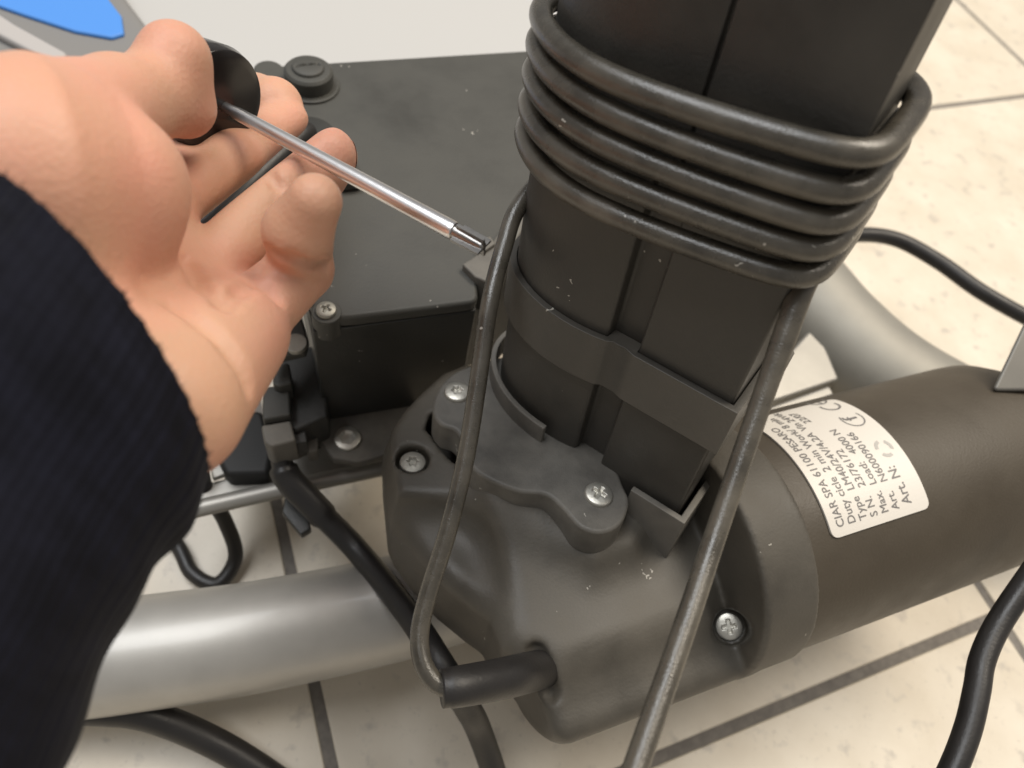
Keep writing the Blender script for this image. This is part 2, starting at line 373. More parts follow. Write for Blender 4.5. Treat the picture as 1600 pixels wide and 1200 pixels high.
# ------------------------------------------------------------------ actuator (column, gearbox, motor)
ac = empty("linear_actuator", (0, 0, 0)); tag(ac, "black linear actuator with upright column, gearbox and labelled motor", "actuator")
def arc(cu, cv, ru, rv, a0, a1, n): return [(cu + ru * math.cos(math.radians(a0 + (a1 - a0) * i / n)), cv + rv * math.sin(math.radians(a0 + (a1 - a0) * i / n))) for i in range(n + 1)]
def profile(off=0.0, chan=True):
    o = off
    front = [(o, -o), (-.0360, -o)] + ([(-.0365, .0045 - o), (-.0475, .0045 - o)] if chan else [(-.0415, -o - .0012)])
    bulge = arc(-.0605, .027, .0410 + o, .029 + o, 288, 180, 18)
    back = arc(-.061, .029, .0380 + o, .017 + o, 175, 95, 10)
    return front + bulge + back + [(-.008, .042 + o), (o, .036)]
col = prism("column_body", [L(u, v, -.012) for u, v in profile()], C * .142, m_col, ac, .0012, 3)
def prof_in(o=-.0015):
    q = profile(o, False); return q
prism("inner_tube", [L(u, v, .128) for u, v in [(-.0004, .0008), (-.0405, .0008), (-.0408, .0024), (-.0416, .0024), (-.0419, .0008)] + arc(-.0605, .027, .0400, .0280, 282, 180, 18) + arc(-.061, .029, .037, .016, 175, 95, 10) + [(-.008, .0408), (-.0004, .0350)]], C * .15, m_col, ac, .0008, 2)
# collar band round the column
def collar_out(o):
    q = profile(o, True); q[2], q[3] = (-.0400, -o + .0012), (-.0450, -o + .0010); return q
pc = collar_out(.0030); pin = profile(.0003, True)
def ring(name, po, pi, h0, h1, mat, bev):
    n = len(po); v = [L(*q, h0) for q in po] + [L(*q, h1) for q in po] + [L(*q, h1) for q in pi] + [L(*q, h0) for q in pi]
    f = []
    for i in range(n):
        j = (i + 1) % n
        for k in range(4): f.append((k * n + i, k * n + j, ((k + 1) % 4) * n + j, ((k + 1) % 4) * n + i))
    o = fixn(mesh(name, v, f, mat, ac, True)); bevel(o, bev, 2); o.modifiers.new("wn", 'WEIGHTED_NORMAL'); return o
ring("collar_band", pc, pin, .042, .064, plastic('black_collar_plastic', (.030, .0275, .024), dust=(.13, .12, .10), amt=.45, edge=.6), .0007)
box("collar_tab", L(.003, .020, .048), E1 * .0035, E2 * .030, C * .008, m_brk, ac)
# raised lip at the foot of the round half
ao = arc(-.0605, .027, .0460, .0345, 270, 165, 20); ai = arc(-.0605, .027, .0436, .0320, 270, 165, 20)
prism("foot_lip", [L(u, v, -.002) for u, v in ao + ai[::-1]], C * .011, m_brk, ac, .0006)
# two-eared bracket
out = [(676, 640), (688, 662), (712, 672), (728, 700), (738, 730), (767, 750), (810, 767), (853, 772), (880, 794), (907, 823), (940, 832), (970, 818), (983, 785), (974, 758), (955, 720), (880, 620), (800, 560), (752, 566), (712, 580), (686, 606)]
oc = np.array([out[-1]] + out + out[:2], float)
out = [tuple(q) for q in crom(oc, 4)[4:-5]]
prism("clamp_bracket", [onh(x, y, 0) - C * .0165 for x, y in out], C * .0165, m_brk, ac, .0016, 3)
s1 = screw(onh(714, 614, .0002), C, .0056, m_zinc, ac, 'star', .3); s2 = screw(onh(935, 774, .0002), C, .0056, m_zinc, ac, 'cross', .6)
# angle guard at the corner
g_o = [(-.0195, -.0045), (.0045, -.0045), (.0045, .042), (.0018, .042), (.0018, -.0018), (-.0195, -.0018)]
prism("corner_guard", [L(u, v, -.036) for u, v in g_o], C * .0375, m_brk, ac, .0004)

# gearbox housing
AXO = None
def tangent_axis(D):
    nb = nrm(np.cross(ray(1420, 953), M)); nt_ = nrm(np.cross(ray(1420, 585), M)); al = math.acos(nb @ nt_) / 2
    bi = nrm(nrm(np.cross(nb, M)) + nrm(np.cross(nt_, M))); bi = bi if bi @ ray(1400, 770) > 0 else -bi
    return CAM + bi * D, D * math.sin(al)
AXO, MR = tangent_axis(.300)
def mot(s, ang, r): return AXO + M * s + (C * math.sin(ang) - N * math.cos(ang)) * r    # ang from the viewer's side upwards
S0 = (K - AXO) @ M                                                    # axial position of the column foot
print("motor r", MR, "S0", S0, "axis h", (AXO - K) @ C, "n", (AXO - K) @ N)
def cylhit(px, py, R):
    r = ray(px, py); o = CAM - AXO; o = o - M * (o @ M); d = r - M * (r @ M)
    a, b_, c_ = d @ d, 2 * o @ d, o @ o - R * R; t = (-b_ - math.sqrt(max(b_ * b_ - 4 * a * c_, 0))) / (2 * a); return CAM + r * t
def mn(p): q = np.asarray(p) - K; return (q @ M, q @ N)
plate = [mn(onh(x, y, -.0165)) for x, y in [(609, 692), (612, 668), (634, 636), (662, 607), (692, 580), (724, 568), (800, 560), (960, 600), (1030, 690), (1030, 780), (985, 850), (930, 868), (870, 838), (800, 800), (715, 775), (622, 770)]]
lower = [mn(onh(x, y, -.058)) for x, y in [(612, 760), (618, 868), (640, 900), (682, 948), (730, 987), (758, 1006), (776, 1050), (860, 1080), (1080, 1000), (1100, 800), (900, 680), (690, 690)]]
gl = [K + M * m_ + N * n_ + C * h for m_ in (-.125, .10) for n_ in (-.09, .12) for h in (-.12, .01)]
sd = Sdf(np.min(gl, 0), np.max(gl, 0), .0013)
allb = (np.min(gl, 0), np.max(gl, 0))
SEND = (cylhit(1262, 1000, MR) - AXO) @ M; print('SEND', SEND - S0)
ae = AXO + M * (S0 - .0905); as_ = AXO + M * (S0 + .030)
def barrel(p):
    q = p - AXO.astype(np.float32); s_ = q @ M.astype(np.float32); rr = np.linalg.norm(q - s_[..., None] * M.astype(np.float32), axis=-1)
    d1 = rr - (MR + .0012) + .008; d2 = np.maximum((S0 - .066) - s_, s_ - (S0 + .030)) + .008
    return np.minimum(np.maximum(d1, d2), 0) + np.sqrt(np.maximum(d1, 0) ** 2 + np.maximum(d2, 0) ** 2) - .008
sd.add(barrel, *allb, .001)
cn_ = nrm(C * .90 - N * .42).astype(np.float32); cp_ = (K + N * .012 - C * .019).astype(np.float32)
sd.cut(lambda p: -((p - cp_) @ cn_), *allb, .007)   # sloping top
def flange_ring(p):
    q = p - AXO.astype(np.float32); s_ = q @ M.astype(np.float32); rr = np.linalg.norm(q - s_[..., None] * M.astype(np.float32), axis=-1)
    d1 = rr - (MR + .0012) + .0015; d2 = np.maximum((S0 + .018) - s_, s_ - SEND) + .0015
    return np.minimum(np.maximum(d1, d2), 0) + np.sqrt(np.maximum(d1, 0) ** 2 + np.maximum(d2, 0) ** 2) - .0015
sd.add(lambda p: extr(p, K, M, N, C, lower, -.075, -.030, .008), *allb, .014)
sd.add(lambda p: extr(p, K, M, N, C, plate, -.060, -.0165, .003), *allb, .016)
sd.add(flange_ring, *allb, .002)
gsc = onh(645, 716, -.0165)
sd.cut_cone(gsc - C * .004, gsc + C * .01, .0072, .0072, .001)
rs = None
sd.cut_cone(PD(845, 1050, .232), PD(815, 990, .236), .006, .004, .002)
# slot beside the left ear
sd.cut(lambda p: extr(p, K, M, N, C, [mn(onh(x, y, -.0165)) for x, y in [(664, 668), (672, 645), (700, 640), (740, 700), (735, 745), (700, 715)]], -.04, .01, .002), *allb, .001)
# low-right screw well
def surf_of(g, px, py, d0=None):
    r = ray(px, py); t = np.arange(.12, .40, .0003); q = CAM + r * t[:, None]
    ii = np.round((q - g.lo) / g.res).astype(int); ok = ((ii >= 0) & (ii < g.n)).all(1)
    v = np.full(len(t), 1.0); v[ok] = (g.d if d0 is None else d0)[tuple(ii[ok].T)]
    return q[int(np.argmax(v < 0))]
wl = surf_of(sd, 1140, 980); gi = np.round((wl - sd.lo) / sd.res).astype(int); wn_ = nrm([sd.d[tuple(gi + 2 * e)] - sd.d[tuple(gi - 2 * e)] for e in np.eye(3, dtype=int)]); wn_ = nrm(wn_ + .35 * nrm(CAM - wl))
ga, gb = surf_of(sd, 838, 1022), surf_of(sd, 858, 1082)
def well(p):
    q = p - wl.astype(np.float32); h = q @ wn_.astype(np.float32); rr = np.linalg.norm(q - h[..., None] * wn_.astype(np.float32), axis=-1)
    return np.maximum(rr - .0072, -h - .0038)
sd.cut(well, wl - .012, wl + .012, .0008)
sd.cut_cone(ga, gb, .0042, .0042, .002)
sd.build("gearbox_housing", m_gear, ac)
screw(gsc - C * .0040, C, .0056, m_zincd, ac, 'star', .2); screw(wl - wn_ * .0036, wn_, .0056, m_zinc, ac, 'cross', .9)
# motor tube
s_end = (cylhit(1475, 780, MR) - AXO) @ M + .074
print("motor axial", S0, s_end, [(cylhit(x, y, MR) - AXO) @ M for x, y in [(1250, 960), (1300, 845), (1450, 790)]])
x_, y_, _ = basis(M)
lathe("motor_tube", AXO, M, [(MR * .6, S0 + .030), (MR * .985, S0 + .030), (MR * .99, S0 + .055), (MR * .99, s_end), (MR * .985, s_end + .008), (MR * .93, s_end + .017), (MR * .8, s_end + .024), (MR * .4, s_end + .026)], m_motor, ac, 96)
# rating label, bent round the motor
def cyl_sa(px, py):
    q = cylhit(px, py, MR) - AXO; s_ = q @ M; return s_, math.atan2(q @ C, -(q @ N))
lc = [cyl_sa(*q) for q in [(1302, 846), (1452, 790), (1318, 622), (1150, 660)]]
print("label", [(round(s, 4), round(math.degrees(a), 1)) for s, a in lc])
s0, s1_ = lc[0][0], lc[1][0]; a0, a1 = (lc[0][1] + lc[1][1]) / 2, (lc[2][1] + lc[3][1]) / 2
LW, LH = (a1 - a0) * MR, s1_ - s0                      # reading width (round the tube) and height (along it)
def lab(x, y, lift): return mot(s1_ - y, a0 + x / MR, MR + lift)       # x along the text, y up the text
def rrect(w, h, r, n=6):
    P = []
    for cx_, cy_, st in ((w - r, r, -90), (w - r, h - r, 0), (r, h - r, 90), (r, r, 180)):
        P += [(cx_ + r * math.cos(math.radians(st + 90 * i / n)), cy_ + r * math.sin(math.radians(st + 90 * i / n))) for i in range(n + 1)]
    return P
nx, ny, rad = 40, 26, .0030; v = []; f = []
for lift in (.0003, -.0006):
    for j in range(ny + 1):
        y = LH * .5 * (1 - math.cos(math.pi * j / ny)); yy = min(y, LH - y); ins = rad - math.sqrt(max(rad ** 2 - (rad - yy) ** 2, 0)) if yy < rad else 0
        for i in range(nx + 1): v.append(lab(ins + (LW - 2 * ins) * i / nx, y, lift))
q_ = (nx + 1) * (ny + 1)
for j in range(ny):
    for i in range(nx):
        a = j * (nx + 1) + i; f.append((a, a + 1, a + nx + 2, a + nx + 1)); f.append((q_ + a, q_ + a + nx + 1, q_ + a + nx + 2, q_ + a + 1))
ed = [i for i in range(nx + 1)] + [j * (nx + 1) + nx for j in range(1, ny + 1)] + [ny * (nx + 1) + i for i in range(nx - 1, -1, -1)] + [j * (nx + 1) for j in range(ny - 1, 0, -1)]
for i in range(len(ed)): a, b2 = ed[i], ed[(i + 1) % len(ed)]; f.append((b2, a, q_ + a, q_ + b2))
m_label = plain("label_paper", (.70, .66, .60), .38); m_ink = plain("label_ink", (.17, .16, .155), .5); m_fade = plain("faded_ink", (.44, .42, .39), .5)
lb = mesh("rating_label", v, f, m_label, ac, False); fixn(lb)
lb['label'] = "white rating label with printed lines stuck on the motor"
def text(s, x, y, size, mat=m_ink, bold=.0, sx=1.0):
    cu = bpy.data.curves.new("t", 'FONT'); cu.body = s; cu.size = 1.0; cu.offset = 0; cu.resolution_u = 3
    t = bpy.data.objects.new("t", cu); COL.objects.link(t); bpy.context.view_layer.update()
    me0 = bpy.data.meshes.new_from_object(t.evaluated_get(bpy.context.evaluated_depsgraph_get()))
    bpy.data.objects.remove(t); bpy.data.curves.remove(cu)
    bm = bmesh.new(); bm.from_mesh(me0); n0 = len(bm.verts); bm.from_mesh(me0); bm.verts.ensure_lookup_table()
    for q in bm.verts[n0:]: q.co.x += .028; q.co.z = 1
    me = bpy.data.meshes.new('lettering'); bm.to_mesh(me); bm.free()
    for q in me.vertices: q.co = Vector(lab(x + q.co.x * sx * size, y + q.co.y * size, .00042 + .00003 * q.co.z))
    me.name = "lettering"; return put("lettering", me, mat, lb)
def mark(poly, mat=m_ink):
    n = len(poly) // 2; vv = [lab(x, y, .00042) for x, y in poly]
    return mesh("emblem", vv, [(i, i + 1, 2 * n - 2 - i, 2 * n - 1 - i) for i in range(n - 1)], mat, lb)
fs = LH / 9.7
for k, (a_, b2, c2) in enumerate([("CIAR SPA 61100 PESARO", "", 0), ("Duty cicle  2 min Work/ 8 min", "", 0), ("Type  LM40/24V/4,2A", "Vin 24Vdc", .70), ("S N.   23/76172", "22/07", .76), ("Max.  Load:   4000 N", "", 0), ("Art.   N600090166", "", 0)]):
    y = LH - fs * (1.35 + k * 1.08); text(a_, LW * .05, y, fs * 1.0, m_ink, .018, .90)
    if b2: text(b2, LW * c2, y, fs * 1.0, m_ink, .018, .90)
text("Art. N:", LW * .06, LH - fs * 8.05, fs * 1.25, m_ink, .02, .86)
def arcband(cx_, cy_, r0, r1, d0, d1, mat=m_ink, n=14):
    A = [math.radians(d0 + (d1 - d0) * i / n) for i in range(n + 1)]
    return mark([(cx_ + r0 * math.cos(a), cy_ + r0 * math.sin(a)) for a in A] + [(cx_ + r1 * math.cos(a), cy_ + r1 * math.sin(a)) for a in A[::-1]], mat)
cx_, cy_, r_ = LW * .895, LH * .17, LH * .095
arcband(cx_, cy_, r_, r_ * .8, 70, 290); arcband(cx_ + r_ * 1.7, cy_, r_, r_ * .8, 70, 290); mark([(cx_ + r_ * .9, cy_ - r_ * .09), (cx_ + r_ * 1.6, cy_ - r_ * .09), (cx_ + r_ * 1.6, cy_ + r_ * .09), (cx_ + r_ * .9, cy_ + r_ * .09)])
arcband(LW * .700, LH * .17, LH * .11, LH * .098, 60, 300); text("f", LW * .680, LH * .12, fs * 1.9, m_ink, .02, 1.0)
for k in range(3): arcband(LW * .42, LH * .15, LH * .085, LH * .055, 120 * k + 10, 120 * k + 85, m_fade, 6)
# cable gland / elbow sleeve
gp = crom([PD(690, 1076, .236), PD(720, 1072, .238), PD(770, 1063, .246), PD(815, 1053, .257), PD(850, 1044, .280)], 8)
tube("cable_gland", gp, [.0060] * 4 + [.0063 + .00003 * i for i in range(len(gp) - 4)], m_cable2, ac, 28)

# ------------------------------------------------------------------ coiled cable
cb = None
def hull2(P):
    P = sorted(map(tuple, P))
    def half(Q):
        h = []
        for p in Q:
            while len(h) > 1 and (h[-1][0] - h[-2][0]) * (p[1] - h[-2][1]) - (h[-1][1] - h[-2][1]) * (p[0] - h[-2][0]) <= 0: h.pop()
            h.append(p)
        return h[:-1]
    return half(P) + half(P[::-1])
def offset_loop(P, d, n=240):
    """closed curve at distance d round a convex outline, evenly spaced, anticlockwise from the right face"""
    H = np.array(hull2(P)); out = []
    for i in range(len(H)):
        a, b, c = H[i - 1], H[i], H[(i + 1) % len(H)]
        t0, t1 = math.atan2(*(b - a)[::-1]) - math.pi / 2, math.atan2(*(c - b)[::-1]) - math.pi / 2
        if t1 < t0: t1 += 2 * math.pi
        for k in range(7): t = t0 + (t1 - t0) * k / 6; out.append(b + d * np.array([math.cos(t), math.sin(t)]))
    O = np.array(out); O = np.roll(O, -int(np.argmin(abs(O[:, 1] - .030) + (O[:, 0] < 0) * 9)), 0); O = np.vstack([O, O[:1]])
    D = np.r_[0, np.cumsum(np.linalg.norm(np.diff(O, axis=0), axis=1))]; t = np.linspace(0, D[-1], n, endpoint=False)
    O = np.stack([np.interp(t, D, O[:, 0]), np.interp(t, D, O[:, 1])], 1)
    for _ in range(34): O = .5 * O + .25 * (np.roll(O, 1, 0) + np.roll(O, -1, 0))
    return O
LOOP = offset_loop(profile(0, False), .0044)
def coil_pt(th, h):                                                   # th in turns from the middle of the right face, over the back
    x = (th % 1) * len(LOOP); i = int(x); w = x - i; q = LOOP[i % len(LOOP)] * (1 - w) + LOOP[(i + 1) % len(LOOP)] * w
    bow = .0050 * math.sin(math.pi * min(max(-(q[0] - .004) / .100, 0), 1)) * min(max((.02 - q[1]) / .02, 0), 1)
    return L(q[0], q[1] - bow, h - .0002 * (q[0] + .05) / .05)
CABR = .0038
H0, H1 = .1105, .1590
A0, A1 = 0.0, 1890.0
pts = []
for i in range(int((A1 - A0) / 8) + 1):
    a = A0 + i * 8; t = (a - A0) / (A1 - A0)
    pts.append(coil_pt(a / 360, H0 + (H1 - H0) * t + .0007 * math.sin(a * .021 + 1)))
tailR = [PD(955, 1310, .165), PD(1000, 1180, .176), PD(1075, 965, .194), PD(1120, 830, .204), PD(1180, 655, .208), PD(1228, 520, .207), PD(1266, 425, .2075)]
ptL = [L(-.060, .078, .160), L(-.085, .075, .135), L(-.099, .064, .105), PD(818, 312, .262), PD(790, 378, .258), PD(766, 470, .252), PD(748, 590, .251), PD(728, 715, .249), PD(700, 830, .246), PD(670, 925, .243), PD(655, 990, .240), PD(661, 1040, .237), PD(690, 1076, .236), PD(730, 1071, .238)]
NTL = 12 * len(tailR)
path = np.array(list(crom(tailR + [pts[0]], 12)[:-1]) + pts + list(crom([pts[-1]] + ptL, 10)[1:]))
# resample evenly and relax
def resample(P, step):
    d = np.r_[0, np.cumsum(np.linalg.norm(np.diff(P, axis=0), axis=1))]; t = np.linspace(0, d[-1], int(d[-1] / step) + 1)
    return np.stack([np.interp(t, d, P[:, i]) for i in range(3)], 1)
path = resample(path, .0022)
for _ in range(4): path[1:-1] = .5 * path[1:-1] + .25 * (path[:-2] + path[2:])
hk = (path - K) @ C; front_ = np.clip((.1010 - hk) / .010, 0, 1); rad_c = CABR * .93 - .0004 * front_
pc_ = tube("power_cable", path, rad_c, m_cable, None, 18); tag(pc_, "thick black cable coiled five times around the upright column", "cable")

# ------------------------------------------------------------------ control box
cbx = empty("control_box", (0, 0, 0)); tag(cbx, "black plastic control box with screwed lid and slotted round cap", "control box")
ZL, ZB = .17, .083
def P_(px, py): return PZ(px, py, ZL)
fl_, fr_ = P_(487, 503), P_(747, 470)
bl_ = P_(404, 104); br_ = P_(404, 104) + AX * .175 - BX * .004
def rounded(P, rs, n=6):
    out = []
    for i in range(len(P)):
        a_, b_, c_ = P[i - 1], P[i], P[(i + 1) % len(P)]; r_ = rs[i]
        p0 = b_ + nrm(a_ - b_) * r_; p1 = b_ + nrm(c_ - b_) * r_
        out += [(1 - t) ** 2 * p0 + 2 * t * (1 - t) * b_ + t * t * p1 for t in np.linspace(0, 1, n)]
    return out
foot = [fl_, fr_, fr_ + AX * .006 + BX * .020, fr_ + AX * .085 + BX * .03, br_, bl_]
prism("box_body", [q - ZX * (ZL - ZB) for q in foot], ZX * (ZL - ZB - .0072), m_box, cbx, .0008, 2)
foot = rounded(foot, [.017, .004, .003, .006, .010, .012])
cen = sum(foot) / len(foot)
prism("lid", [q + (q - cen) * .004 - ZX * .0070 for q in foot], ZX * .0070, m_lid, cbx, .0020, 4)
sc = P_(510, 488); lathe("screw_boss", sc - ZX * .012, ZX, [(.0062, 0), (.0062, .0122), (.0056, .0126)], m_lid, cbx, 32)
screw(sc + ZX * .0008, ZX, .0042, m_zincd, cbx, 'cross', .4)
kb = PZ(484, 134, ZL); lathe("cap_seat", kb, ZX, [(.0150, -.001), (.0150, .0012), (.0138, .0016)], m_lid, cbx, 48)
lathe("slotted_cap", kb, ZX, [(.0118, .0005), (.0122, .0085), (.0108, .0100), (.0080, .0103)], m_lid, cbx, 40)
screw(kb + ZX * .0104 - ZX * .0006, ZX, .0080, m_lid, cbx, 'slot', 1.15, .0026)
lathe("corner_boss", PZ(420, 112, ZL - .002), ZX, [(.0075, -.008), (.0075, .001), (.0066, .0018)], m_lid, cbx, 32)
lathe("cable_port", PZ(482, 215, ZL), ZX, [(.0130, -.001), (.0130, .0020), (.0118, .0028), (.006, .0028)], m_box, cbx, 40)
box("latch", PZ(533, 300, ZL + .001), AX * .010, BX * .022, ZX * .006, m_lid, cbx, .0012)
# clip at the right of the lid
cl = PZ(735, 408, ZL + .003)
prism("clip", [PZ(x, y, ZL + .004) for x, y in [(722, 412), (738, 402), (768, 378), (802, 332), (818, 316), (824, 345), (800, 388), (792, 410), (766, 442), (742, 432)]], ZX * -.022, m_brk, cbx, .001, 2)
prism("clip_finger", [PZ(x, y, ZL + .006) for x, y in [(752, 374), (766, 368), (775, 380), (757, 392)]], ZX * -.007, m_brk, cbx, .0008, 2)
# foot flange with screw, ribs and socket strip on the left
def zq(pts, z): return [PZ(x, y, z) for x, y in pts]
prism("flange", zq([(455, 610), (650, 590), (655, 690), (598, 712), (560, 722), (520, 716), (500, 690), (462, 712), (452, 690)], ZB + .004), ZX * -.006, m_brk, cbx, .0012, 3)
screw(PZ(543, 686, ZB + .0045), ZX, .0068, m_zinc, cbx, 'hex', .2, .0022)
prism("rib", zq([(482, 656), (496, 672), (496, 704), (480, 708)], ZB + .010), ZX * -.010, m_brk, cbx, .0008)
prism("socket_rail", zq([(428, 560), (512, 530), (512, 650), (462, 672), (440, 668)], ZB + .026), ZX * -.030, m_box, cbx, .0015, 2)
prism("tab", zq([(418, 530), (468, 480), (482, 530), (478, 548), (440, 556), (412, 562)], ZL - .030), ZX * -.006, m_lid, cbx, .0015, 3)
lathe("tab_plug", PZ(462, 538, ZL - .030), ZX, [(.0052, -.001), (.0052, .0012), (.0046, .0016)], m_zincd, cbx, 28)
for q, h_ in (([(424, 570), (452, 566), (456, 598), (436, 604), (426, 600)], .040), ([(410, 604), (452, 600), (454, 648), (410, 656)], .034)):
    prism("plug", zq(q, ZB + h_), ZX * -.03, m_lid, cbx, .0012, 2)
prism("plug", zq([(408, 664), (454, 656), (462, 688), (424, 698), (412, 690)], ZB + .030), ZX * -.02, m_brk, cbx, .0012, 2)
prism("plug_latch", zq([(455, 668), (476, 664), (480, 690), (458, 694)], ZB + .022), ZX * -.012, m_box, cbx, .0008, 2)
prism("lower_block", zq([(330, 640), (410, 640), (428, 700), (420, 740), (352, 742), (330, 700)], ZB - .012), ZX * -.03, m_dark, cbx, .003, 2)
prism("lug", zq([(328, 726), (352, 712), (358, 738), (332, 748)], ZB - .02), ZX * -.004, m_plate, fr, .0008)

# ------------------------------------------------------------------ loose cables on and above the floor
def cable(name, pts, r, label, mat=m_cable2, n=10, flat=1.0):
    o = tube(name, crom(pts, n), r, mat, None, 18, flat); return tag(o, label, "cable")
sl = tube("plug_cable", crom([PZ(438, 690, .098), PZ(446, 740, .088), PZ(490, 790, .08), PZ(560, 862, .07), PZ(640, 962, .085), PD(690, 1040, .305), PD(730, 1105, .315), PD(752, 1150, .33), PD(790, 1260, .345)], 12),
          [.0052] * 10 + [.0068] * 18 + [.0058] * 69, m_cable2, None, 20)
tag(sl, "black sheathed cable running from the box plugs under the gland to the floor", "cable")
prism("cable_tie_tail", zq([(450, 755), (478, 780), (486, 826), (470, 836), (440, 800)], .072), ZX * -.006, m_box, sl, .001)
cable("loop_cable", [PZ(312, 735, .07), PZ(322, 765, .055), PZ(352, 815, .03), PZ(368, 870, .012), PZ(340, 912, .006), PZ(300, 895, .006), PZ(275, 850, .006), PZ(220, 800, .006)], .0040, "thin black cable hanging in a loop beside the dark sleeve")
cable("floor_cable", [PZ(40, 1100, .05), PZ(140, 1108, .045), PZ(230, 1118, .035), PZ(330, 1158, .02), PZ(420, 1212, .01), PZ(520, 1290, .008)], .0068, "black cable crossing the tiles at the lower left corner")
cable("floor_cable", [PZ(1240, 380, .09), PZ(1335, 367, .09), PZ(1400, 374, .09), PZ(1465, 408, .09), PZ(1530, 454, .09), PZ(1600, 494, .09), PZ(1700, 545, .09)], .0052, "black cable behind the column, crossing the pale tiles to the right edge")
cable("floor_cable", [PD(1680, 800, .30), PD(1610, 900, .29), PD(1560, 975, .285), PD(1535, 1030, .28), PD(1526, 1080, .275), PD(1512, 1140, .27), PD(1485, 1210, .265), PD(1430, 1320, .26)], .0046, "black cable bending down in front of the motor at the lower right edge")

cable("box_strip", [PZ(482, 206, ZL + .003), PZ(470, 212, ZL + .0055), PZ(440, 240, ZL + .0046), PZ(380, 297, ZL + .0046), PZ(310, 357, ZL + .0046), PZ(230, 425, ZL + .002), PZ(180, 470, ZL - .03)], .0046, "thin black strip lying on the box lid behind the fingers", m_cable2)  # black tube laid on the lid, fills the gap between the fingers with black
# ------------------------------------------------------------------ screwdriver
sdv = empty("screwdriver", PD(345, 163, .245)); tag(sdv, "cross-point screwdriver with chrome shaft and black handle held by the fingers", "screwdriver")
def part(o, par): o.parent = par; o.matrix_parent_inverse = Matrix.Translation(par.location).inverted(); return o
bpy.context.view_layer.update()
h0 = PD(342, 162, .2375); tip = PD(757, 387, .205); dr = nrm(tip - h0); lt = np.linalg.norm(tip - h0)
part(lathe("handle", h0, dr, [(.006, -.027), (.0115, -.0255), (.0150, -.020), (.0168, -.012), (.0178, -.003), (.0170, .0005), (.0140, .0018), (.0045, .0024), (.0030, .0030)], m_handle, None, 48), sdv)
j = lt - .0105
part(lathe("shaft", h0, dr, [(.0016, .000), (.0017, .0055), (.0021, .009), (.00275, j - .002), (.00265, j)], m_chrome, None, 32), sdv)
ti = lathe("tip", h0, dr, [(.0021, j - .001), (.0021, j + .001), (.0018, j + .006), (.0015, lt - .0006), (.0009, lt)], m_steel, None, 24); part(ti, sdv)
xx, yy, zz = basis(dr)
for k in range(4):
    w = xx * math.cos(k * math.pi / 2 + .5) + yy * math.sin(k * math.pi / 2 + .5); w2 = np.cross(zz, w) * .0005
    q = h0 + dr * (j + .001)
    o = prism("blade", [q - w2, q + w2, q + w * .0034 + w2, q + w * .0034 - w2], None, m_steel, None, 0, top=[h0 + dr * lt + s_ * w2 * .8 + w * e_ for s_, e_ in ((-1, 0), (1, 0), (1, .0032), (-1, .0032))]); o.parent = ti

# ------------------------------------------------------------------ the hand and its sleeve
pe = empty("person", PD(170, 560, .15)); tag(pe, "left hand in dark navy sleeve reaching in to hold a screwdriver", "person")
bpy.context.view_layer.update()
def J(px, py, d, r): return PD(px, py, d), r * d / F
pr = []
def cone(a, b, k): pr.append((J(*a), J(*b), k))
# wrist and palm
cone((70, 440, .159, 106), (195, 640, .159, 100), .01); cone((20, 570, .149, 108), (140, 775, .149, 100), .01)
cone((228, 628, .160, 102), (318, 550, .184, 84), .010); cone((285, 645, .165, 88), (370, 535, .190, 62), .012)
cone((200, 500, .186, 70), (248, 318, .217, 56), .010); cone((200, 500, .186, 70), (238, 342, .215, 48), .010)
cone((215, 530, .184, 78), (320, 440, .209, 56), .012); cone((235, 555, .182, 84), (385, 505, .200, 60), .012)
cone((62, 268, .157, 166), (176, 276, .168, 106), .010); cone((85, 325, .160, 120), (176, 336, .171, 86), .012)               # ball of the thumb
cone((85, 205, .165, 108), (185, 166, .190, 72), .008)
NPALM = len(pr)
fing = [[(185, 166, .192, 72), (236, 152, .202, 60), (272, 92, .206, 51), (286, 165, .213, 50)],
        [(248, 318, .217, 56), (326, 228, .276, 50), (398, 166, .298, 46), (428, 167, .284, 45)],
        [(238, 342, .215, 48), (364, 256, .248, 48), (402, 220, .268, 36), (446, 190, .282, 36)],
        [(318, 436, .209, 58), (424, 304, .232, 56), (490, 268, .247, 48), (511, 244, .247, 46)],
        [(385, 503, .200, 60), (472, 420, .217, 48), (466, 362, .197, 54), (492, 314, .190, 43)]]
lo = np.min([np.minimum(a[0] - a[1], b[0] - b[1]) for a, b, k in pr] + [J(*q)[0] - .012 for f_ in fing for q in f_], 0) - .004
hi = np.max([np.maximum(a[0] + a[1], b[0] + b[1]) for a, b, k in pr] + [J(*q)[0] + .012 for f_ in fing for q in f_], 0) + .004
sd = Sdf(lo, hi, .00095)
for a, b, k in pr: sd.add_cone(a[0], b[0], a[1], b[1], k)
wn1 = nrm(np.cross(ray(270, 387), ray(446, 239))); we = nrm(PD(446, 239, .23) - PD(270, 387, .21)); w0 = PD(272, 386, .215)
ws = 1.0 if (PD(427, 308, .232) - w0) @ wn1 > 0 else -1.0
def side(p, sg):
    q = p - w0.astype(np.float32); l_ = np.clip((q @ we.astype(np.float32)) / .045, 0, 1.3)
    return -(q @ wn1.astype(np.float32)) * np.float32(ws * sg) + (.0002 + .0008 * l_)
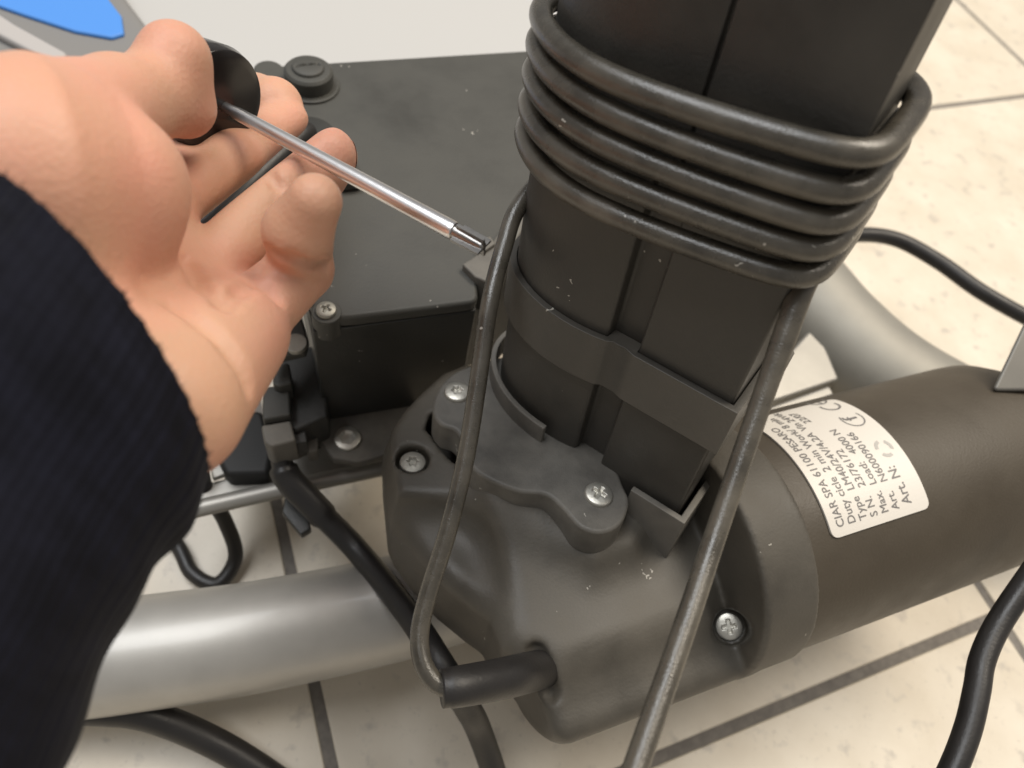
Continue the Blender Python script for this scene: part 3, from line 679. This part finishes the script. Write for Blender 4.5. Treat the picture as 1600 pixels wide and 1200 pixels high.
for fi, f_ in enumerate(fing):
    tmp = Sdf.__new__(Sdf); tmp.lo, tmp.res, tmp.n, tmp.g = sd.lo, sd.res, sd.n, sd.g; tmp.d = np.full(sd.n, 1.0, np.float32)
    Q = [J(*q) for q in f_]
    for (p0, r0), (p1, r1) in zip(Q[:-1], Q[1:]): tmp.add_cone(p0, p1, r0, r1, .0015 if fi == 4 else .004)
    if fi in (1, 2, 3): tmp.d = -Sdf.smin(-tmp.d, -side(sd.g, 1 if fi == 3 else -1).astype(np.float32), .004)
    sd.d = Sdf.smin(sd.d, tmp.d, .005 if fi == 0 else .0018)
def crease(pts, d, r=.0019, k=.0024):
    for (x0, y0), (x1, y1) in zip(pts[:-1], pts[1:]):
        sd.cut_cone(surf(x0, y0), surf(x1, y1), r, r, k)
def surf(px, py):
    r = ray(px, py); t = np.arange(.12, .31, .0003); q = CAM + r * t[:, None]
    ii = np.round((q - sd.lo) / sd.res).astype(int); ok = ((ii >= 0) & (ii < sd.n)).all(1)
    v = np.full(len(t), 1.0); v[ok] = D0[tuple(ii[ok].T)]
    h = np.argmax(v < 0); return q[h] if (v < 0).any() else PD(px, py, .2)
D0 = sd.d.copy()
for c_ in ([(292, 405), (312, 440), (350, 474), (376, 452), (402, 420)], [(272, 474), (318, 505), (362, 548), (392, 606)], [(404, 442), (418, 452), (432, 466)], [(420, 272), (432, 290)], [(426, 396), (455, 408), (492, 416), (520, 414)]):
    crease(c_, .2)
hand = sd.build("hand", m_skin); hand.parent = pe; hand.matrix_parent_inverse = Matrix.Translation(pe.location).inverted()
sm = hand.modifiers.new("smooth", 'SMOOTH'); sm.factor = .5; sm.iterations = 6
# sleeve: knitted tube with a ribbed cuff, thick open end
c0, c1 = PD(123, 534, .150), PD(-350, 1300, .120); ax = nrm(c1 - c0); Ls = np.linalg.norm(c1 - c0)
ea = PD(150 + 87, 545 + 50, .150) - c0; ea = nrm(ea - ax * (ea @ ax)); eb = np.cross(ax, ea); eb = eb if eb @ (CAM - c0) > 0 else -eb
v = []; f = []; uvs = []; ns, nl = 160, 90
prof_r = lambda t: .0352 + (.0012 * math.exp(-((t - .012) / .008) ** 2)) - .0022 * math.exp(-((t - .034) / .012) ** 2) + .0006 * t
for layer in (0, 1):
    for i in range(nl + 1):
        t = Ls * (i / nl) ** 1.25
        for k in range(ns):
            a = 2 * math.pi * k / ns; ca, sa = math.cos(a), math.sin(a)
            rib = .00028 * math.cos(a * 46) * math.exp(-t / .05)
            wr = .0011 * math.sin(t * 190 + 2.1 * math.sin(a * 2 + t * 40)) * min(1, t / .03) * (.5 + .5 * math.cos(a - .3))
            edge = .0002 * math.sin(a * 31 + 2 * math.sin(a * 7)) * (1 if i == 0 else 0)
            r_ = prof_r(t) + rib + wr - (.0026 if layer else 0)
            if i == 0: r_ -= .0008
            sh_ = (.0135 * ca - .0140 * sa) * math.exp(-t / .07)
            v.append(c0 + ax * (t + sh_ + edge) + ea * r_ * ca + eb * r_ * .84 * sa)
nn_ = (nl + 1) * ns
for i in range(nl):
    for k in range(ns):
        k2 = (k + 1) % ns; f.append((i * ns + k, i * ns + k2, (i + 1) * ns + k2, (i + 1) * ns + k)); f.append((nn_ + i * ns + k, nn_ + (i + 1) * ns + k, nn_ + (i + 1) * ns + k2, nn_ + i * ns + k2))
for k in range(ns): k2 = (k + 1) % ns; f.append((k, nn_ + k, nn_ + k2, k2))
slv = fixn(mesh("sleeve", v, f, m_knit, None, True)); slv.parent = pe; slv.matrix_parent_inverse = Matrix.Translation(pe.location).inverted()
uvl = slv.data.uv_layers.new(name="uv")
for lp in slv.data.loops:
    i = lp.vertex_index % nn_; uvl.data[lp.index].uv = ((i % ns) / ns, (i // ns) / nl * 1.0)
# nails on the far side of the ring and index fingertips
def nail(px, py, d, r, dirpx, away, wid):
    o0, rr = J(px, py, d, r); dn = nrm(RW @ np.array([dirpx[0], dirpx[1], away])); up = nrm(RW @ np.array([-.35, -.8, .25])); up = nrm(up - dn * (up @ dn)); sd_ = np.cross(dn, up)
    n_ = 10; v = []; f = []
    for lift in (.0002, -.0008):
        for i in range(n_ + 1):
            for k in range(n_ + 1):
                a, b2 = (i / n_ - .5) * 2, (k / n_ - .5) * 2; a, b2 = a * math.sqrt(1 - b2 * b2 / 2), b2 * math.sqrt(1 - a * a / 2)
                v.append(o0 + nrm(dn + up * a * wid + sd_ * b2 * wid) * (rr + lift))
    q0 = (n_ + 1) ** 2
    for i in range(n_):
        for k in range(n_):
            a = i * (n_ + 1) + k; f += [(a, a + 1, a + n_ + 2, a + n_ + 1), (q0 + a, q0 + a + n_ + 1, q0 + a + n_ + 2, q0 + a + 1)]
    o = mesh("fingernail", v, f, m_nail, hand, True); o.matrix_parent_inverse = Matrix.Translation(pe.location).inverted().inverted(); return o
m_nail = plain("nail", (.72, .50, .40), .25)
bpy.context.view_layer.update()
for q in ((511, 244, .247, 46, (.9, -.15), .55, .62),):
    o = nail(*q); o.matrix_parent_inverse = hand.matrix_world.inverted()

# loose fibres at the cuff edge
v = []; f = []
for q in range(420):
    k = random.randrange(ns); i = random.choice((0, 0, 0, 1, 2, 4)); p0 = np.array(slv.data.vertices[i * ns + k].co); 
    a = 2 * math.pi * k / ns; rad_ = ea * math.cos(a) + eb * math.sin(a)
    d0 = nrm(-ax * random.uniform(.2, 1) + rad_ * random.uniform(.1, 1.0) + np.random.randn(3) * .5); le = random.uniform(.0005, .0014); w = nrm(np.cross(d0, np.random.randn(3))) * .00010; w2 = nrm(np.cross(d0, w)) * .00010
    mid = p0 + d0 * le * .55; end = p0 + d0 * le * .8 + np.random.randn(3) * le * .3; b0 = len(v)
    v += [p0 + w, p0 - w * .5 + w2, p0 - w * .5 - w2, mid + w * .8, mid - w * .4 + w2 * .8, mid - w * .4 - w2 * .8, end]
    for x in range(3): y = (x + 1) % 3; f += [(b0 + x, b0 + y, b0 + 3 + y, b0 + 3 + x), (b0 + 3 + x, b0 + 3 + y, b0 + 6)]
fz = mesh("cuff_fuzz", v, f, m_knit, None, True); fz['kind'] = "stuff"; fz.parent = slv; fz.matrix_parent_inverse = Matrix.Translation(pe.location).inverted() @ Matrix.Translation(pe.location)
